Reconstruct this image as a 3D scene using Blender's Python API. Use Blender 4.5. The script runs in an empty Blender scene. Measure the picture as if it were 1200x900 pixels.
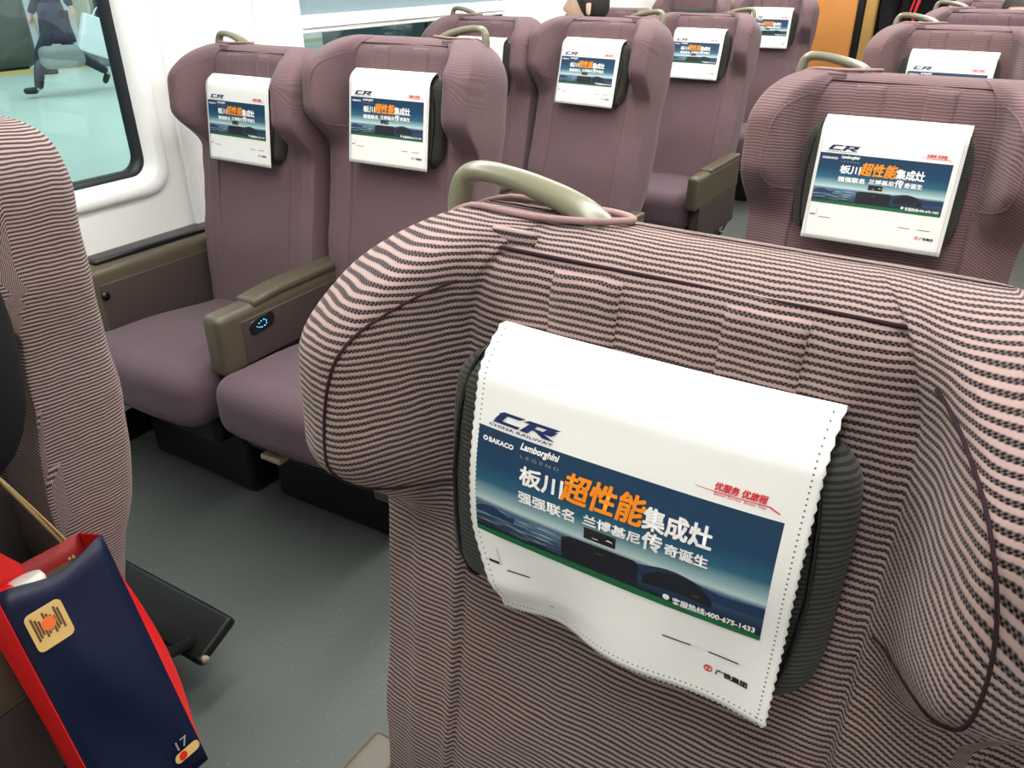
import bpy, bmesh, math, random
import numpy as np
from mathutils import Vector, Matrix, Euler
random.seed(4)
SC = bpy.context.scene
COL = SC.collection
PI = math.pi

# ------------------------------------------------------------------ camera, world, lights, exposure
def set_camera():
    f = 924.06; yaw, pitch, roll = 0.54336, 0.49144, 0.00509
    fw = Vector((-math.sin(yaw)*math.cos(pitch), math.cos(yaw)*math.cos(pitch), -math.sin(pitch)))
    r = Vector((math.cos(yaw), math.sin(yaw), 0)); d = fw.cross(r)
    r2 = math.cos(roll)*r + math.sin(roll)*d; d2 = -math.sin(roll)*r + math.cos(roll)*d
    cam = bpy.data.cameras.new('camera'); cam.sensor_width = 36; cam.sensor_fit = 'HORIZONTAL'
    cam.lens = f/1200*36; cam.clip_start = .02; cam.clip_end = 200
    o = bpy.data.objects.new('camera', cam); COL.objects.link(o)
    M = Matrix(((r2.x, -d2.x, -fw.x, 0), (r2.y, -d2.y, -fw.y, 0), (r2.z, -d2.z, -fw.z, 1.3659), (0, 0, 0, 1)))
    o.matrix_world = M
    SC.camera = o
set_camera()
SC.view_settings.view_transform = 'Standard'; SC.view_settings.look = 'None'
SC.view_settings.gamma = 1; SC.view_settings.use_curve_mapping = False
SC.view_settings.exposure = 0.0
W = bpy.data.worlds.new('station_sky'); SC.world = W; W.use_nodes = True
W.node_tree.nodes['Background'].inputs[0].default_value = (.62, .76, .80, 1)
W.node_tree.nodes['Background'].inputs[1].default_value = .75
CEIL_W = 17.0        # strength of the ceiling light strips
def area(name, loc, rot, sx, sy, power, col=(1, 1, 1)):
    l = bpy.data.lights.new(name, 'AREA'); l.shape = 'RECTANGLE'; l.size = sx; l.size_y = sy; l.energy = power; l.color = col
    o = bpy.data.objects.new(name, l); o.location = loc; o.rotation_euler = rot; COL.objects.link(o); return o
area('platform_lamp', (-9, 6, 4.6), (0, 0, 0), 8, 10, 620, (.97, 1, .98))

# ------------------------------------------------------------------ materials
def lin(c):
    def g(x):
        x /= 255.
        return x/12.92 if x <= .04045 else ((x+.055)/1.055)**2.4
    return (g(c[0]), g(c[1]), g(c[2]), 1)
class NT:
    def __init__(s, name):
        s.m = bpy.data.materials.new(name); s.m.use_nodes = True
        s.t = s.m.node_tree; s.b = s.t.nodes['Principled BSDF']
    def n(s, typ, **kw):
        x = s.t.nodes.new(typ)
        for k, v in kw.items(): setattr(x, k, v)
        return x
    def l(s, a, b): s.t.links.new(a, b)
    def math(s, op, a, b=None, c=None, clamp=False):
        x = s.n('ShaderNodeMath', operation=op); x.use_clamp = clamp
        for i, v in enumerate((a, b, c)):
            if v is None: continue
            if isinstance(v, (int, float)): x.inputs[i].default_value = v
            else: s.l(v, x.inputs[i])
        return x.outputs[0]
    def mix(s, f, a, b):
        x = s.n('ShaderNodeMix', data_type='RGBA')
        if isinstance(f, (int, float)): x.inputs[0].default_value = f
        else: s.l(f, x.inputs[0])
        for i, v in ((6, a), (7, b)):
            if isinstance(v, tuple): x.inputs[i].default_value = v
            else: s.l(v, x.inputs[i])
        return x.outputs[2]
    def noise(s, vec, scale, detail=2, rough=.5):
        x = s.n('ShaderNodeTexNoise'); x.inputs['Scale'].default_value = scale
        x.inputs['Detail'].default_value = detail; x.inputs['Roughness'].default_value = rough
        if vec is not None: s.l(vec, x.inputs['Vector'])
        return x.outputs['Fac']
    def ramp(s, f, a, b):
        x = s.n('ShaderNodeMapRange'); x.inputs[1].default_value = a; x.inputs[2].default_value = b; s.l(f, x.inputs[0]); return x.outputs[0]
    def bump(s, h, strength, dist):
        x = s.n('ShaderNodeBump'); x.inputs['Strength'].default_value = strength; x.inputs['Distance'].default_value = dist
        s.l(h, x.inputs['Height']); s.l(x.outputs[0], s.b.inputs['Normal'])
def plain(name, c, rough=.6, metal=0, spec=.5, mott=.06, nscale=25):
    """solid colour with a little procedural mottling"""
    k = NT(name); co = k.n('ShaderNodeTexCoord').outputs['Object']
    nz = k.noise(co, nscale, 3)
    a = lin(c); hi = tuple(min(1, x*(1+mott)) for x in a[:3])+(1,); lo = tuple(x*(1-mott) for x in a[:3])+(1,)
    k.l(k.mix(nz, lo, hi), k.b.inputs['Base Color'])
    k.b.inputs['Roughness'].default_value = rough; k.b.inputs['Metallic'].default_value = metal
    k.b.inputs['Specular IOR Level'].default_value = spec
    return k.m
def emit(name, c, s):
    k = NT(name); k.b.inputs['Base Color'].default_value = lin(c)
    k.b.inputs['Emission Color'].default_value = lin(c); k.b.inputs['Emission Strength'].default_value = s
    return k.m
def rib_fabric(name, pale, dark, period, contrast=1.0, bump=.5, dots=True, rough=.88):
    k = NT(name); uv = k.n('ShaderNodeUVMap').outputs[0]
    sp = k.n('ShaderNodeSeparateXYZ'); k.l(uv, sp.inputs[0])
    ob = k.n('ShaderNodeTexCoord').outputs['Object']
    wob = k.noise(ob, 14, 2); wob2 = k.noise(ob, 70, 2)
    v = k.math('ADD', sp.outputs[1], k.math('MULTIPLY', wob, .010))
    v = k.math('ADD', v, k.math('MULTIPLY', wob2, .0010))
    ph = k.math('FRACT', k.math('DIVIDE', v, period))
    tri = k.math('ABSOLUTE', k.math('SUBTRACT', ph, .5))          # 0 mid-rib .. .5 groove
    rib = k.ramp(tri, .335, .20)
    if dots:
        row = k.math('FLOOR', k.math('DIVIDE', v, period))
        uu = k.math('FRACT', k.math('ADD', k.math('DIVIDE', sp.outputs[0], period*.55), k.math('MULTIPLY', row, .5)))
        tick = k.ramp(k.math('ABSOLUTE', k.math('SUBTRACT', uu, .5)), .20, .32)
        edge = k.ramp(tri, .22, .32)
        rib = k.math('ADD', rib, k.math('MULTIPLY', k.math('MULTIPLY', tick, edge), .32), clamp=True)
        rib = k.math('SUBTRACT', rib, k.math('MULTIPLY', k.math('MULTIPLY', k.math('SUBTRACT', 1, tick), k.ramp(tri, .12, .2)), .18), clamp=True)
    big = k.noise(ob, 5, 3)
    P = lin(pale); D = lin(dark)
    mean = tuple(P[i]*.55+D[i]*.45 for i in range(3))+(1,)
    A = k.mix(contrast, mean, P); B = k.mix(contrast, mean, D)
    col = k.mix(rib, B, A)
    warm = k.mix(k.ramp(big, .40, .65), (1, .98, 1.0, 1), (1.0, .94, .91, 1))
    mul = k.n('ShaderNodeMix', data_type='RGBA', blend_type='MULTIPLY'); mul.inputs[0].default_value = 1
    k.l(col, mul.inputs[6]); k.l(warm, mul.inputs[7])
    k.l(mul.outputs[2], k.b.inputs['Base Color'])
    k.b.inputs['Roughness'].default_value = rough; k.b.inputs['Specular IOR Level'].default_value = .2
    k.b.inputs['Sheen Weight'].default_value = .12; k.b.inputs['Sheen Roughness'].default_value = .5
    wr = k.math('ADD', k.math('MULTIPLY', rib, .5), k.math('MULTIPLY', k.noise(ob, 22, 2), 1.2))
    if bump: k.bump(wr, bump, .0022)
    return k.m
M = {}
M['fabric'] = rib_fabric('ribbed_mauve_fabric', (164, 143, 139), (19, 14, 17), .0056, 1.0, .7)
M['fabric_far'] = rib_fabric('faint_rib_mauve_fabric', (128, 105, 109), (78, 62, 69), .0056, .22, .25, dots=False)  # same fabric, rib contrast lowered to imitate distance blur
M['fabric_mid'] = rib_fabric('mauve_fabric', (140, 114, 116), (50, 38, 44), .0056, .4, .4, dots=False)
M['welt'] = plain('mauve_welt', (158, 130, 130), .85, spec=.2)
M['piping'] = plain('mauve_piping', (118, 94, 98), .85, spec=.2)
M['seam'] = plain('dark_seam_thread', (52, 36, 42), .9, spec=.1)
M['kiosk'] = plain('dark_teal_glass_wall', (44, 66, 72), .3, mott=.2, nscale=1)
M['pillow'] = rib_fabric('grey_green_pillow_fabric', (76, 79, 72), (36, 38, 35), .0042, .8, .35, dots=False)
M['handle'] = plain('olive_grey_plastic', (118, 117, 97), .30, spec=.6, mott=.02)
M['arm'] = plain('olive_brown_plastic', (86, 78, 64), .38, spec=.5, mott=.03)
M['armside'] = plain('brown_grey_panel', (74, 62, 60), .55, spec=.35, mott=.03)
M['black'] = plain('black_plastic', (16, 17, 19), .3, mott=.02)
M['darkmetal'] = plain('dark_grey_metal', (24, 24, 24), .4, metal=.4, mott=.04)
M['lever'] = plain('pale_lever_plastic', (150, 140, 122), .45)
M['led'] = emit('blue_indicator', (90, 190, 255), 2.2)
M['wall'] = plain('white_laminate', (238, 239, 236), .45, spec=.4, mott=.012, nscale=6)
M['frame'] = plain('white_frame_plastic', (246, 247, 247), .4, spec=.4, mott=.01)
M['gasket'] = plain('black_gasket', (22, 28, 34), .5)
M['ceiling'] = plain('ceiling_white', (232, 232, 230), .7, mott=.01)
M['lightpanel'] = emit('ceiling_light_diffuser', (255, 252, 246), CEIL_W)
M['blind'] = plain('grey_blue_blind', (128, 150, 158), .9)
M['orange'] = plain('orange_wood_panel', (206, 140, 70), .45, mott=.12, nscale=8)
M['gold'] = plain('brass_trim', (198, 160, 92), .4, metal=.3)
M['beige'] = plain('beige_partition', (196, 176, 160), .6)
M['navy'] = plain('navy_card', (6, 18, 50), .45, spec=.35, mott=.10, nscale=9)
M['red'] = plain('red_card', (214, 26, 26), .4, spec=.4, mott=.05)
M['redin'] = plain('red_card_inside', (150, 18, 20), .6)
M['rope'] = plain('tan_twine', (190, 160, 110), .8)
M['tan'] = plain('tan_sticker', (216, 178, 112), .5, mott=.08, nscale=120)
M['orangeink'] = plain('orange_ink', (236, 112, 48), .5)
M['brownink'] = plain('brown_ink', (96, 66, 36), .6)
M['lid'] = plain('white_cup_lid', (225, 222, 216), .4)
M['blackcloth'] = plain('black_cloth', (13, 13, 15), .85, spec=.2)
M['skin'] = plain('skin', (224, 184, 162), .55, mott=.04)
M['hair'] = plain('black_hair', (26, 23, 22), .5)
M['navycloth'] = plain('navy_cloth', (38, 48, 78), .85)
M['greycloth'] = plain('grey_cloth', (132, 140, 140), .9)
M['darkcloth'] = plain('dark_slate_cloth', (38, 52, 66), .9)
M['shoe'] = plain('dark_shoe', (30, 36, 46), .5)
M['whitebag'] = plain('white_paper', (236, 240, 246), .6)
M['redstripe'] = plain('red_piping', (205, 28, 52), .7)
M['plat'] = plain('pale_green_platform_tiles', (186, 202, 196), .35, mott=.08, nscale=1.2)
M['yellow'] = plain('yellow_line', (206, 184, 110), .6)
M['trainside'] = plain('grey_green_train_side', (84, 96, 94), .4, mott=.15, nscale=.8)
M['pale'] = plain('pale_pillar', (206, 206, 190), .6)
M['bluebox'] = plain('navy_sign_board', (40, 60, 92), .5)
def glass_mat():
    k = NT('tinted_window_glass'); t = k.n('ShaderNodeBsdfTransparent'); t.inputs[0].default_value = (.84, .95, .93, 1)
    g = k.n('ShaderNodeBsdfGlossy'); g.inputs['Roughness'].default_value = .02
    mx = k.n('ShaderNodeMixShader'); mx.inputs[0].default_value = .05
    k.l(t.outputs[0], mx.inputs[1]); k.l(g.outputs[0], mx.inputs[2])
    k.l(mx.outputs[0], k.t.nodes['Material Output'].inputs[0]); return k.m
M['glass'] = glass_mat()
def floor_mat():
    k = NT('grey_green_vinyl_floor'); co = k.n('ShaderNodeTexCoord').outputs['Object']
    a = k.noise(co, 2.2, 2); sp = k.noise(co, 260, 2)
    c = k.mix(a, lin((74, 80, 77)), lin((84, 89, 86)))
    c = k.mix(k.ramp(sp, .70, .74), c, lin((165, 172, 165)))
    k.l(c, k.b.inputs['Base Color'])
    k.l(k.ramp(k.noise(co, 3, 2), -.6, 1.6), k.b.inputs['Roughness']); return k.m
M['floor'] = floor_mat()
def cloth_mat():
    """white non-woven cover with a perforated line of stitching near its sides and lower edge"""
    k = NT('white_nonwoven_cloth'); uv = k.n('ShaderNodeUVMap').outputs[0]
    sp = k.n('ShaderNodeSeparateXYZ'); k.l(uv, sp.inputs[0]); u, v = sp.outputs[0], sp.outputs[1]
    def dots(across, along):
        d = k.math('ABSOLUTE', k.math('SUBTRACT', across, .0058))
        p = k.math('MULTIPLY', k.math('ABSOLUTE', k.math('SUBTRACT', k.math('FRACT', k.math('DIVIDE', along, .0040)), .5)), .0040)
        r = k.math('SQRT', k.math('ADD', k.math('POWER', d, 2.0), k.math('POWER', p, 2.0)))
        return k.math('LESS_THAN', r, .0007)
    e = k.math('SUBTRACT', .125, k.math('ABSOLUTE', u))
    b = k.math('ADD', v, .1155)
    m = k.math('MAXIMUM', k.math('MULTIPLY', dots(e, v), k.math('LESS_THAN', v, .118)), dots(b, u), clamp=True)
    k.l(k.mix(m, lin((246, 246, 243)), lin((110, 112, 110))), k.b.inputs['Base Color'])
    k.b.inputs['Roughness'].default_value = .8; k.b.inputs['Specular IOR Level'].default_value = .25
    return k.m
M['cloth'] = cloth_mat()
def banner_mat():
    """printed seascape: deep blue sky fading to a pale horizon, then dark water with streaks"""
    k = NT('printed_seascape'); uv = k.n('ShaderNodeUVMap').outputs[0]
    sp = k.n('ShaderNodeSeparateXYZ'); k.l(uv, sp.inputs[0]); a, b = sp.outputs[0], sp.outputs[1]
    cr = k.n('ShaderNodeValToRGB'); r = cr.color_ramp
    st = [(0, (4, 52, 84)), (.30, (6, 60, 96)), (.48, (36, 98, 124)), (.60, (150, 184, 190)), (.66, (196, 218, 218)), (.70, (70, 112, 138)), (.80, (42, 76, 108)), (.93, (14, 30, 54)), (1, (8, 20, 36))]
    r.elements[0].position = 0; r.elements[0].color = lin(st[0][1]); r.elements[1].position = 1; r.elements[1].color = lin(st[-1][1])
    for p, c in st[1:-1]:
        e = r.elements.new(p); e.color = lin(c)
    k.l(b, cr.inputs[0])
    mp = k.n('ShaderNodeMapping'); mp.inputs['Scale'].default_value = (9, 60, 1); k.l(uv, mp.inputs[0])
    nz = k.noise(mp.outputs[0], 1, 4)
    sea = k.math('MULTIPLY', k.ramp(nz, .5, .7), k.math('MULTIPLY', k.ramp(b, .70, .74), k.ramp(b, .95, .85)))
    sea = k.math('MULTIPLY', sea, k.ramp(a, .42, .30))
    k.l(k.mix(sea, cr.outputs[0], lin((196, 216, 224))), k.b.inputs['Base Color'])
    k.b.inputs['Roughness'].default_value = .5; return k.m
M['banner'] = banner_mat()
M['pwhite'] = plain('white_print', (250, 250, 250), .6, mott=.0)
M['porange'] = plain('orange_print', (255, 150, 20), .6, mott=.02)
M['pnavy'] = plain('navy_print', (12, 34, 92), .6, mott=.02)
M['pred'] = plain('red_print', (222, 36, 40), .6, mott=.02)
M['pblack'] = plain('black_print', (24, 24, 26), .6, mott=.02)
M['pgreen'] = plain('green_print', (16, 104, 60), .6, mott=.05)
M['pcab'] = plain('dark_slate_print', (20, 24, 36), .6, mott=.15, nscale=60)
M['phill'] = plain('slate_blue_print', (26, 50, 88), .6, mott=.15, nscale=60)
M['pgrey'] = plain('grey_print', (150, 152, 152), .6)

# ------------------------------------------------------------------ mesh helpers
def mk(name, V, F, mat, parent=None, uv=None, smooth=True, midx=None, loc=None, mesh_only=False):
    me = bpy.data.meshes.new(name); me.from_pydata([tuple(map(float, p)) for p in V], [], [tuple(f) for f in F])
    mats = mat if isinstance(mat, list) else [mat]
    for m in mats: me.materials.append(m)
    if smooth: me.polygons.foreach_set('use_smooth', [True]*len(me.polygons))
    if midx is not None: me.polygons.foreach_set('material_index', midx)
    if uv is not None:
        l = me.uv_layers.new(name='UVMap')
        if isinstance(uv, dict):                        # per face-corner
            l.data.foreach_set('uv', np.array(uv['loops'], dtype=float).ravel())
        else:
            vi = np.zeros(len(me.loops), dtype=int); me.loops.foreach_get('vertex_index', vi)
            l.data.foreach_set('uv', np.array(uv, dtype=float)[vi].ravel())
    me.update()
    if mesh_only: return me
    o = bpy.data.objects.new(name, me); COL.objects.link(o)
    if parent is not None: o.parent = parent
    if loc is not None: o.location = loc
    return o
def tag(o, label=None, cat=None, group=None, kind=None):
    if label: o['label'] = label
    if cat: o['category'] = cat
    if group: o['group'] = group
    if kind: o['kind'] = kind
    return o
def empty(name, loc=(0, 0, 0), rz=0, parent=None):
    o = bpy.data.objects.new(name, None); COL.objects.link(o); o.location = loc; o.rotation_euler = (0, 0, rz)
    o.empty_display_size = .1
    if parent: o.parent = parent
    return o
def copy_tree(o, parent=None):
    c = o.copy(); COL.objects.link(c); c.parent = parent
    for ch in list(o.children): copy_tree(ch, c)
    return c
def cr(pts, n, closed=False):
    """Catmull-Rom resample"""
    P = np.array(pts, float); m = len(P); out = []
    segs = m if closed else m-1
    for i in range(segs):
        if closed: a, b, c, d = P[(i-1) % m], P[i], P[(i+1) % m], P[(i+2) % m]
        else: a, b, c, d = P[max(i-1, 0)], P[i], P[i+1], P[min(i+2, m-1)]
        for k in range(n):
            t = k/n
            out.append(.5*((2*b)+(-a+c)*t+(2*a-5*b+4*c-d)*t*t+(-a+3*b-3*c+d)*t**3))
    if not closed: out.append(P[-1])
    return np.array(out)
def rbox(hx, hy, hz, r, n=4, c=(0, 0, 0), deform=None, seg=None):
    """rounded box as V,F: subdivided cube pushed on to a rounded-box surface; n = cells inside, plus 3 per edge radius"""
    r = min(r, hx, hy, hz)
    def ticks(h):
        k = max(1, n); core = np.linspace(-(h-r), h-r, k+1) if h > r+1e-6 else np.array([0.])
        e = np.array([h-r+r*math.sin(a)/math.sin(PI/4)*.0 + r*math.tan(a) for a in (PI/12, PI/6, PI/4)])
        return np.concatenate([-e[::-1], core, e])
    T = [ticks(hx), ticks(hy), ticks(hz)]; H = np.array([hx, hy, hz])
    V = []; F = []; idx = {}
    def vid(p):
        k = tuple(np.round(p, 7))
        if k not in idx: idx[k] = len(V); V.append(np.array(p, float))
        return idx[k]
    for ax in range(3):
        a, b = [(1, 2), (2, 0), (0, 1)][ax]
        for s in (-1, 1):
            for i in range(len(T[a])-1):
                for j in range(len(T[b])-1):
                    q = []
                    for (ii, jj) in ((i, j), (i+1, j), (i+1, j+1), (i, j+1)):
                        p = np.zeros(3); p[ax] = s*H[ax]; p[a] = T[a][ii]; p[b] = T[b][jj]; q.append(vid(p))
                    F.append(q if s > 0 else q[::-1])
    out = []
    for p in V:
        core = np.clip(p, -(H-r), H-r); d = p-core; L = np.linalg.norm(d)
        q = core+d/L*r if L > 1e-9 else p
        if deform: q = np.array(deform(*q), float)
        out.append(q+np.array(c))
    return out, F
def uvxy(V, a=0, b=1): return [(p[a], p[b]) for p in V]
def tube(path, rad, n=10, closed=False, up=(0, 0, 1), aspect=1.0, caps=True):
    P = [np.array(p, float) for p in path]; m = len(P); V = []; F = []
    if not hasattr(rad, '__len__'): rad = [rad]*m
    prev = None
    for i in range(m):
        if closed: t = P[(i+1) % m]-P[i-1]
        else: t = P[min(i+1, m-1)]-P[max(i-1, 0)]
        t /= np.linalg.norm(t)+1e-12
        u = np.array(up, float) if prev is None else prev
        s = np.cross(t, u)
        if np.linalg.norm(s) < 1e-3: s = np.cross(t, (1, .3, 0))
        s /= np.linalg.norm(s); u = np.cross(s, t); prev = u
        for k in range(n):
            a = 2*PI*k/n; V.append(P[i]+rad[i]*(math.cos(a)*s*aspect+math.sin(a)*u))
    R = m if closed else m-1
    for i in range(R):
        for k in range(n):
            a = i*n+k; b = i*n+(k+1) % n; c = ((i+1) % m)*n+(k+1) % n; d = ((i+1) % m)*n+k
            F.append((a, b, c, d))
    if caps and not closed:
        F.append(tuple(range(n))[::-1]); F.append(tuple((m-1)*n+k for k in range(n)))
    return V, F
def loft(rings, cap=True):
    n = len(rings[0]); V = [p for r in rings for p in r]; F = []
    for i in range(len(rings)-1):
        for k in range(n):
            F.append((i*n+k, i*n+(k+1) % n, (i+1)*n+(k+1) % n, (i+1)*n+k))
    if cap:
        F.append(tuple(range(n))[::-1]); F.append(tuple((len(rings)-1)*n+k for k in range(n)))
    return V, F
def merge(*parts):
    V = []; F = []
    for v, f in parts:
        o = len(V); V += [np.array(p) for p in v]; F += [tuple(i+o for i in q) for q in f]
    return V, F
def box(x0, x1, y0, y1, z0, z1):
    V = [(x, y, z) for x in (x0, x1) for y in (y0, y1) for z in (z0, z1)]
    F = [(0, 1, 3, 2), (4, 6, 7, 5), (0, 4, 5, 1), (2, 3, 7, 6), (0, 2, 6, 4), (1, 5, 7, 3)]
    return V, F
def sstep(a, b, x):
    t = min(1, max(0, (x-a)/(b-a))); return t*t*(3-2*t)

# ------------------------------------------------------------------ room shell
def struct(name, vf, mat, smooth=False, parent=None):
    o = mk(name, vf[0], vf[1], mat, parent=parent, smooth=smooth)
    if parent is None: tag(o, kind='structure')
    return o
XW = -2.2; XR = 1.0; Y0 = -1.6; Y1 = 6.9; ZC = 2.25
struct('floor', box(XW-.1, XR+.1, Y0, Y1, -.08, 0), M['floor'])
struct('ceiling', box(XW-.1, XR+.1, Y0, Y1, ZC, ZC+.06), M['ceiling'])
# the window wall with its two window openings
WIN = [(.08, 1.512), (2.235, 3.60)]; WZ0, WZ1 = .80, 1.62; FR = .02
segs = [box(XW-.07, XW, Y0, Y1, 0, WZ0-FR), box(XW-.07, XW, Y0, Y1, WZ1+FR, ZC)]
ys = [Y0]+[e for a, b in WIN for e in (a-FR, b+FR)]+[Y1]
for i in range(0, len(ys), 2): segs.append(box(XW-.07, XW, ys[i], ys[i+1], WZ0-FR, WZ1+FR))
struct('wall_left', merge(*segs), M['wall'])
struct('wall_right', box(XR, XR+.07, Y0, Y1, 0, ZC), M['wall'])
struct('wall_back', box(XW-.07, XR+.07, Y0-.07, Y0, 0, ZC), M['wall'])
def rrect(y0, y1, z0, z1, r, n=7):
    out = []
    for (cy, cz, a0) in ((y1-r, z1-r, 0), (y0+r, z1-r, 90), (y0+r, z0+r, 180), (y1-r, z0+r, 270)):
        for k in range(n):
            a = math.radians(a0+90*k/(n-1)); out.append((cy+r*math.cos(a), cz+r*math.sin(a)))
    return out
def ring(prof, closed_prof=False):
    """prof: list of (x, outline) outlines with equal counts -> swept frame"""
    V = []; F = []; n = len(prof[0][1])
    for x, ol in prof: V += [(x, y, z) for y, z in ol]
    for i in range(len(prof)-1):
        for k in range(n):
            F.append((i*n+k, i*n+(k+1) % n, (i+1)*n+(k+1) % n, (i+1)*n+k))
    return V, F
for i, (a, b) in enumerate(WIN):
    w = empty('window_%d' % (i+1), (XW, (a+b)/2, WZ0)); tag(w, kind='structure')
    dy = -(a+b)/2; A, B = a+dy, b+dy; H = WZ1-WZ0
    def o_(d, r): return rrect(A-d, B+d, -d, H+d, r)
    mk('window_frame', *ring([(-.07, o_(.0, .05)), (-.012, o_(.004, .05)), (.010, o_(.02, .06)), (.016, o_(.028, .065)), (.016, o_(.050, .075)), (.008, o_(.062, .08)), (-.002, o_(.064, .08))]), M['frame'], w)
    mk('gasket', *ring([(-.022, o_(.004, .05)), (-.022, o_(-.012, .045)), (-.06, o_(-.013, .045))]), M['gasket'], w)
    ol = o_(-.004, .05); V = [(-.045, y, z) for y, z in ol]+[(-.039, y, z) for y, z in ol]; n = len(ol)
    mk('window_pane', V, [tuple(range(n)), tuple(range(n, 2*n))[::-1]], M['glass'], w, smooth=False)
    if i == 1:
        bl = mk('roller_blind', *box(-.032, -.029, A+.006, B-.006, 1.20-WZ0, H), M['blind'], w, smooth=False)
        v, f = rbox(.012, (B-A)/2-.004, .030, .006, 2, (-.022, 0, 1.172-WZ0)); v2, f2 = rbox(.006, (B-A)/2-.004, .004, .003, 2, (-.008, 0, 1.164-WZ0))
        mk('blind_bar', *merge((v, f), (v2, f2)), M['frame'], bl)
struct('trim_1', rbox(.010, .022, .78, .008, 2, (XW+.004, 1.655, 1.38)), M['frame'], True)
struct('trim_2', rbox(.010, .022, .78, .008, 2, (XW+.004, 2.03, 1.38)), M['frame'], True)
struct('baseboard_left', box(XW, XW+.015, Y0, Y1, 0, .10), M['darkmetal'])
# far end wall around the gangway doorway
struct('wall_end', merge(box(XW-.07, -1.0, Y1-.07, Y1, 0, ZC), box(-.30, XR+.07, Y1-.07, Y1, 0, ZC), box(-1.0, -.30, Y1-.07, Y1, 2.0, ZC)), M['beige'])
d = empty('door_1', (-.65, Y1-.1, 0)); tag(d, kind='structure')
mk('door_frame', *merge(rbox(.035, .05, 1.0, .01, 1, (-.385, 0, 1.0)), rbox(.035, .05, 1.0, .01, 1, (.385, 0, 1.0)), rbox(.42, .05, .04, .01, 1, (0, 0, 1.99))), M['gold'], d)
mk('door_leaf', *box(-.35, .35, .03, .06, 0, 1.95), M['black'], d, smooth=False)
# wood-faced luggage partition beside the last seats
p = empty('luggage_partition', (-1.18, 6.25, 0)); tag(p, 'tall orange wood luggage partition behind the last seats left of the aisle', 'partition')
mk('wood_panel', *rbox(.17, .03, .95, .012, 2, (-.02, 0, .95)), M['orange'], p)
mk('dark_edge', *rbox(.022, .034, .95, .008, 2, (.172, 0, .95)), M['black'], p)
mk('brass_edge', *rbox(.036, .034, .95, .01, 2, (.235, 0, .95)), M['gold'], p)
# ceiling light strips
for x, lab in ((-1.32, 'long white ceiling light strip above the window-side seats'), (-.12, 'long white ceiling light strip above the seats right of the aisle')):
    c = empty('ceiling_light', (x, 2.95, ZC)); tag(c, lab, 'light', 'ceiling light strips')
    mk('light_housing', *rbox(.17, 3.45, .02, .01, 2, (0, 0, -.018)), M['frame'], c)
    mk('diffuser', *box(-.13, .13, -3.35, 3.35, -.046, -.039), M['lightpanel'], c, smooth=False)

# ------------------------------------------------------------------ backrest (local: x across, y = -n, z = v + AV)
AV = .585; VT = .200; WT = .255
def nfront(v):
    return -.045+.012*math.exp(-((v+.36)/.13)**2)
def nwing(v):
    a = sstep(-.095, .015, v); t = 1-.75*sstep(.09, .20, v)**1.2
    return nfront(v)+(.104*a*t)
def nrear(v):
    return -.175-.030*math.exp(-((v+.26)/.2)**2)+.03*sstep(-.35, -.6, v)
def halfw(v):
    w = .240+(WT-.240)*sstep(-.130, .0, v)
    if v > .085:
        t = (v-.085)/(VT+.004-.085); w = .150+(WT-.150)*math.sqrt(max(0, 1-min(1, t)**2.2))
    return w
def dome(v, n):
    vd = .150; nc = -.112
    if v <= vd: return n
    t = min(1, (v-vd)/(VT-vd)); k = math.sqrt(max(.0, 1-t*t)); return nc+(n-nc)*k
def prof(v):
    nf, nw, nr, w = nfront(v), nwing(v), nrear(v), halfw(v)
    s = min(1, .155+ (w-.15)*.98) if False else w/WT
    def q(x): return x*min(1, s) if v > .085 else x*(1 if x < .2 else w/WT)
    d = nw-nf; e = .35+.65*min(1, d/.09)
    h = [(0, nf+.002), (q(.09), nf+.001), (q(.140), nf), (q(.1535), nf-.004), (q(.158), nf+.003), (q(.168), nf+.22*d), (q(.181), nf+.62*d), (q(.195), nf+.94*d), (q(.209), nw), (q(.2165), nw-.001), (q(.2265), nw-.004), (w-.004, nw-.020*e), (w, nw-.045*e), (w+.001, (nw+nr)/2), (w, nr+.05), (w-.010, nr+.016), (w*.82, nr), (w*.4, nr-.004), (0, nr-.005)]
    full = h+[(-x, n) for x, n in h[-2:0:-1]]
    return [(x, dome(v, n)) for x, n in full]
NP = 3
def ring_at(v):
    c = cr(prof(v), NP, closed=True)
    return [(x, -n, v+AV) for x, n in c]
def backrest_mesh(mat):
    vs = list(np.linspace(-.62, -.2, 15))+list(np.linspace(-.185, .14, 32))+[VT-(VT-.145)*(1-math.sin(a)) for a in np.linspace(.06, PI/2, 12)]
    rings = [ring_at(v) for v in vs]
    # the last ring closes along a line
    V, F = loft(rings, cap=True)
    n = len(rings[0])
    # uv: across = arc position, along = arc length of the centre column
    half = n//2
    cum = [0]
    for i in range(1, len(rings)):
        cum.append(cum[-1]+float(np.linalg.norm(np.array(rings[i][0])-np.array(rings[i-1][0]))))
    uv = []
    for i, r in enumerate(rings):
        arc = 0; L = [0]
        st = [float(np.linalg.norm(np.array(r[(k+1) % n])-np.array(r[k]))) for k in range(n)]
        L = [0]*n
        for k in range(1, n//2+1): L[k] = L[k-1]+st[k-1]
        for k in range(1, n-n//2): L[n-k] = (L[n-k+1] if k > 1 else 0)-st[n-k]
        for k in range(n):
            x = r[k][0]; skew = 0
            if x > .155 and -r[k][1] > -.05: skew = .55*(x-.155)*sstep(.13, .03, vs[i])
            uv.append((L[k], cum[i]+skew))
    # gentle cloth wrinkles
    out = []
    for p in V:
        x, y, z = p
        w = .0018*math.sin(31*z+9*x+3)*math.sin(17*x+5*z)+.0012*math.sin(60*z-23*x)*math.sin(41*x+2)
        out.append((x, y+w, z))
    return mk('backrest', out, F, mat, uv=uv, mesh_only=True)
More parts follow.
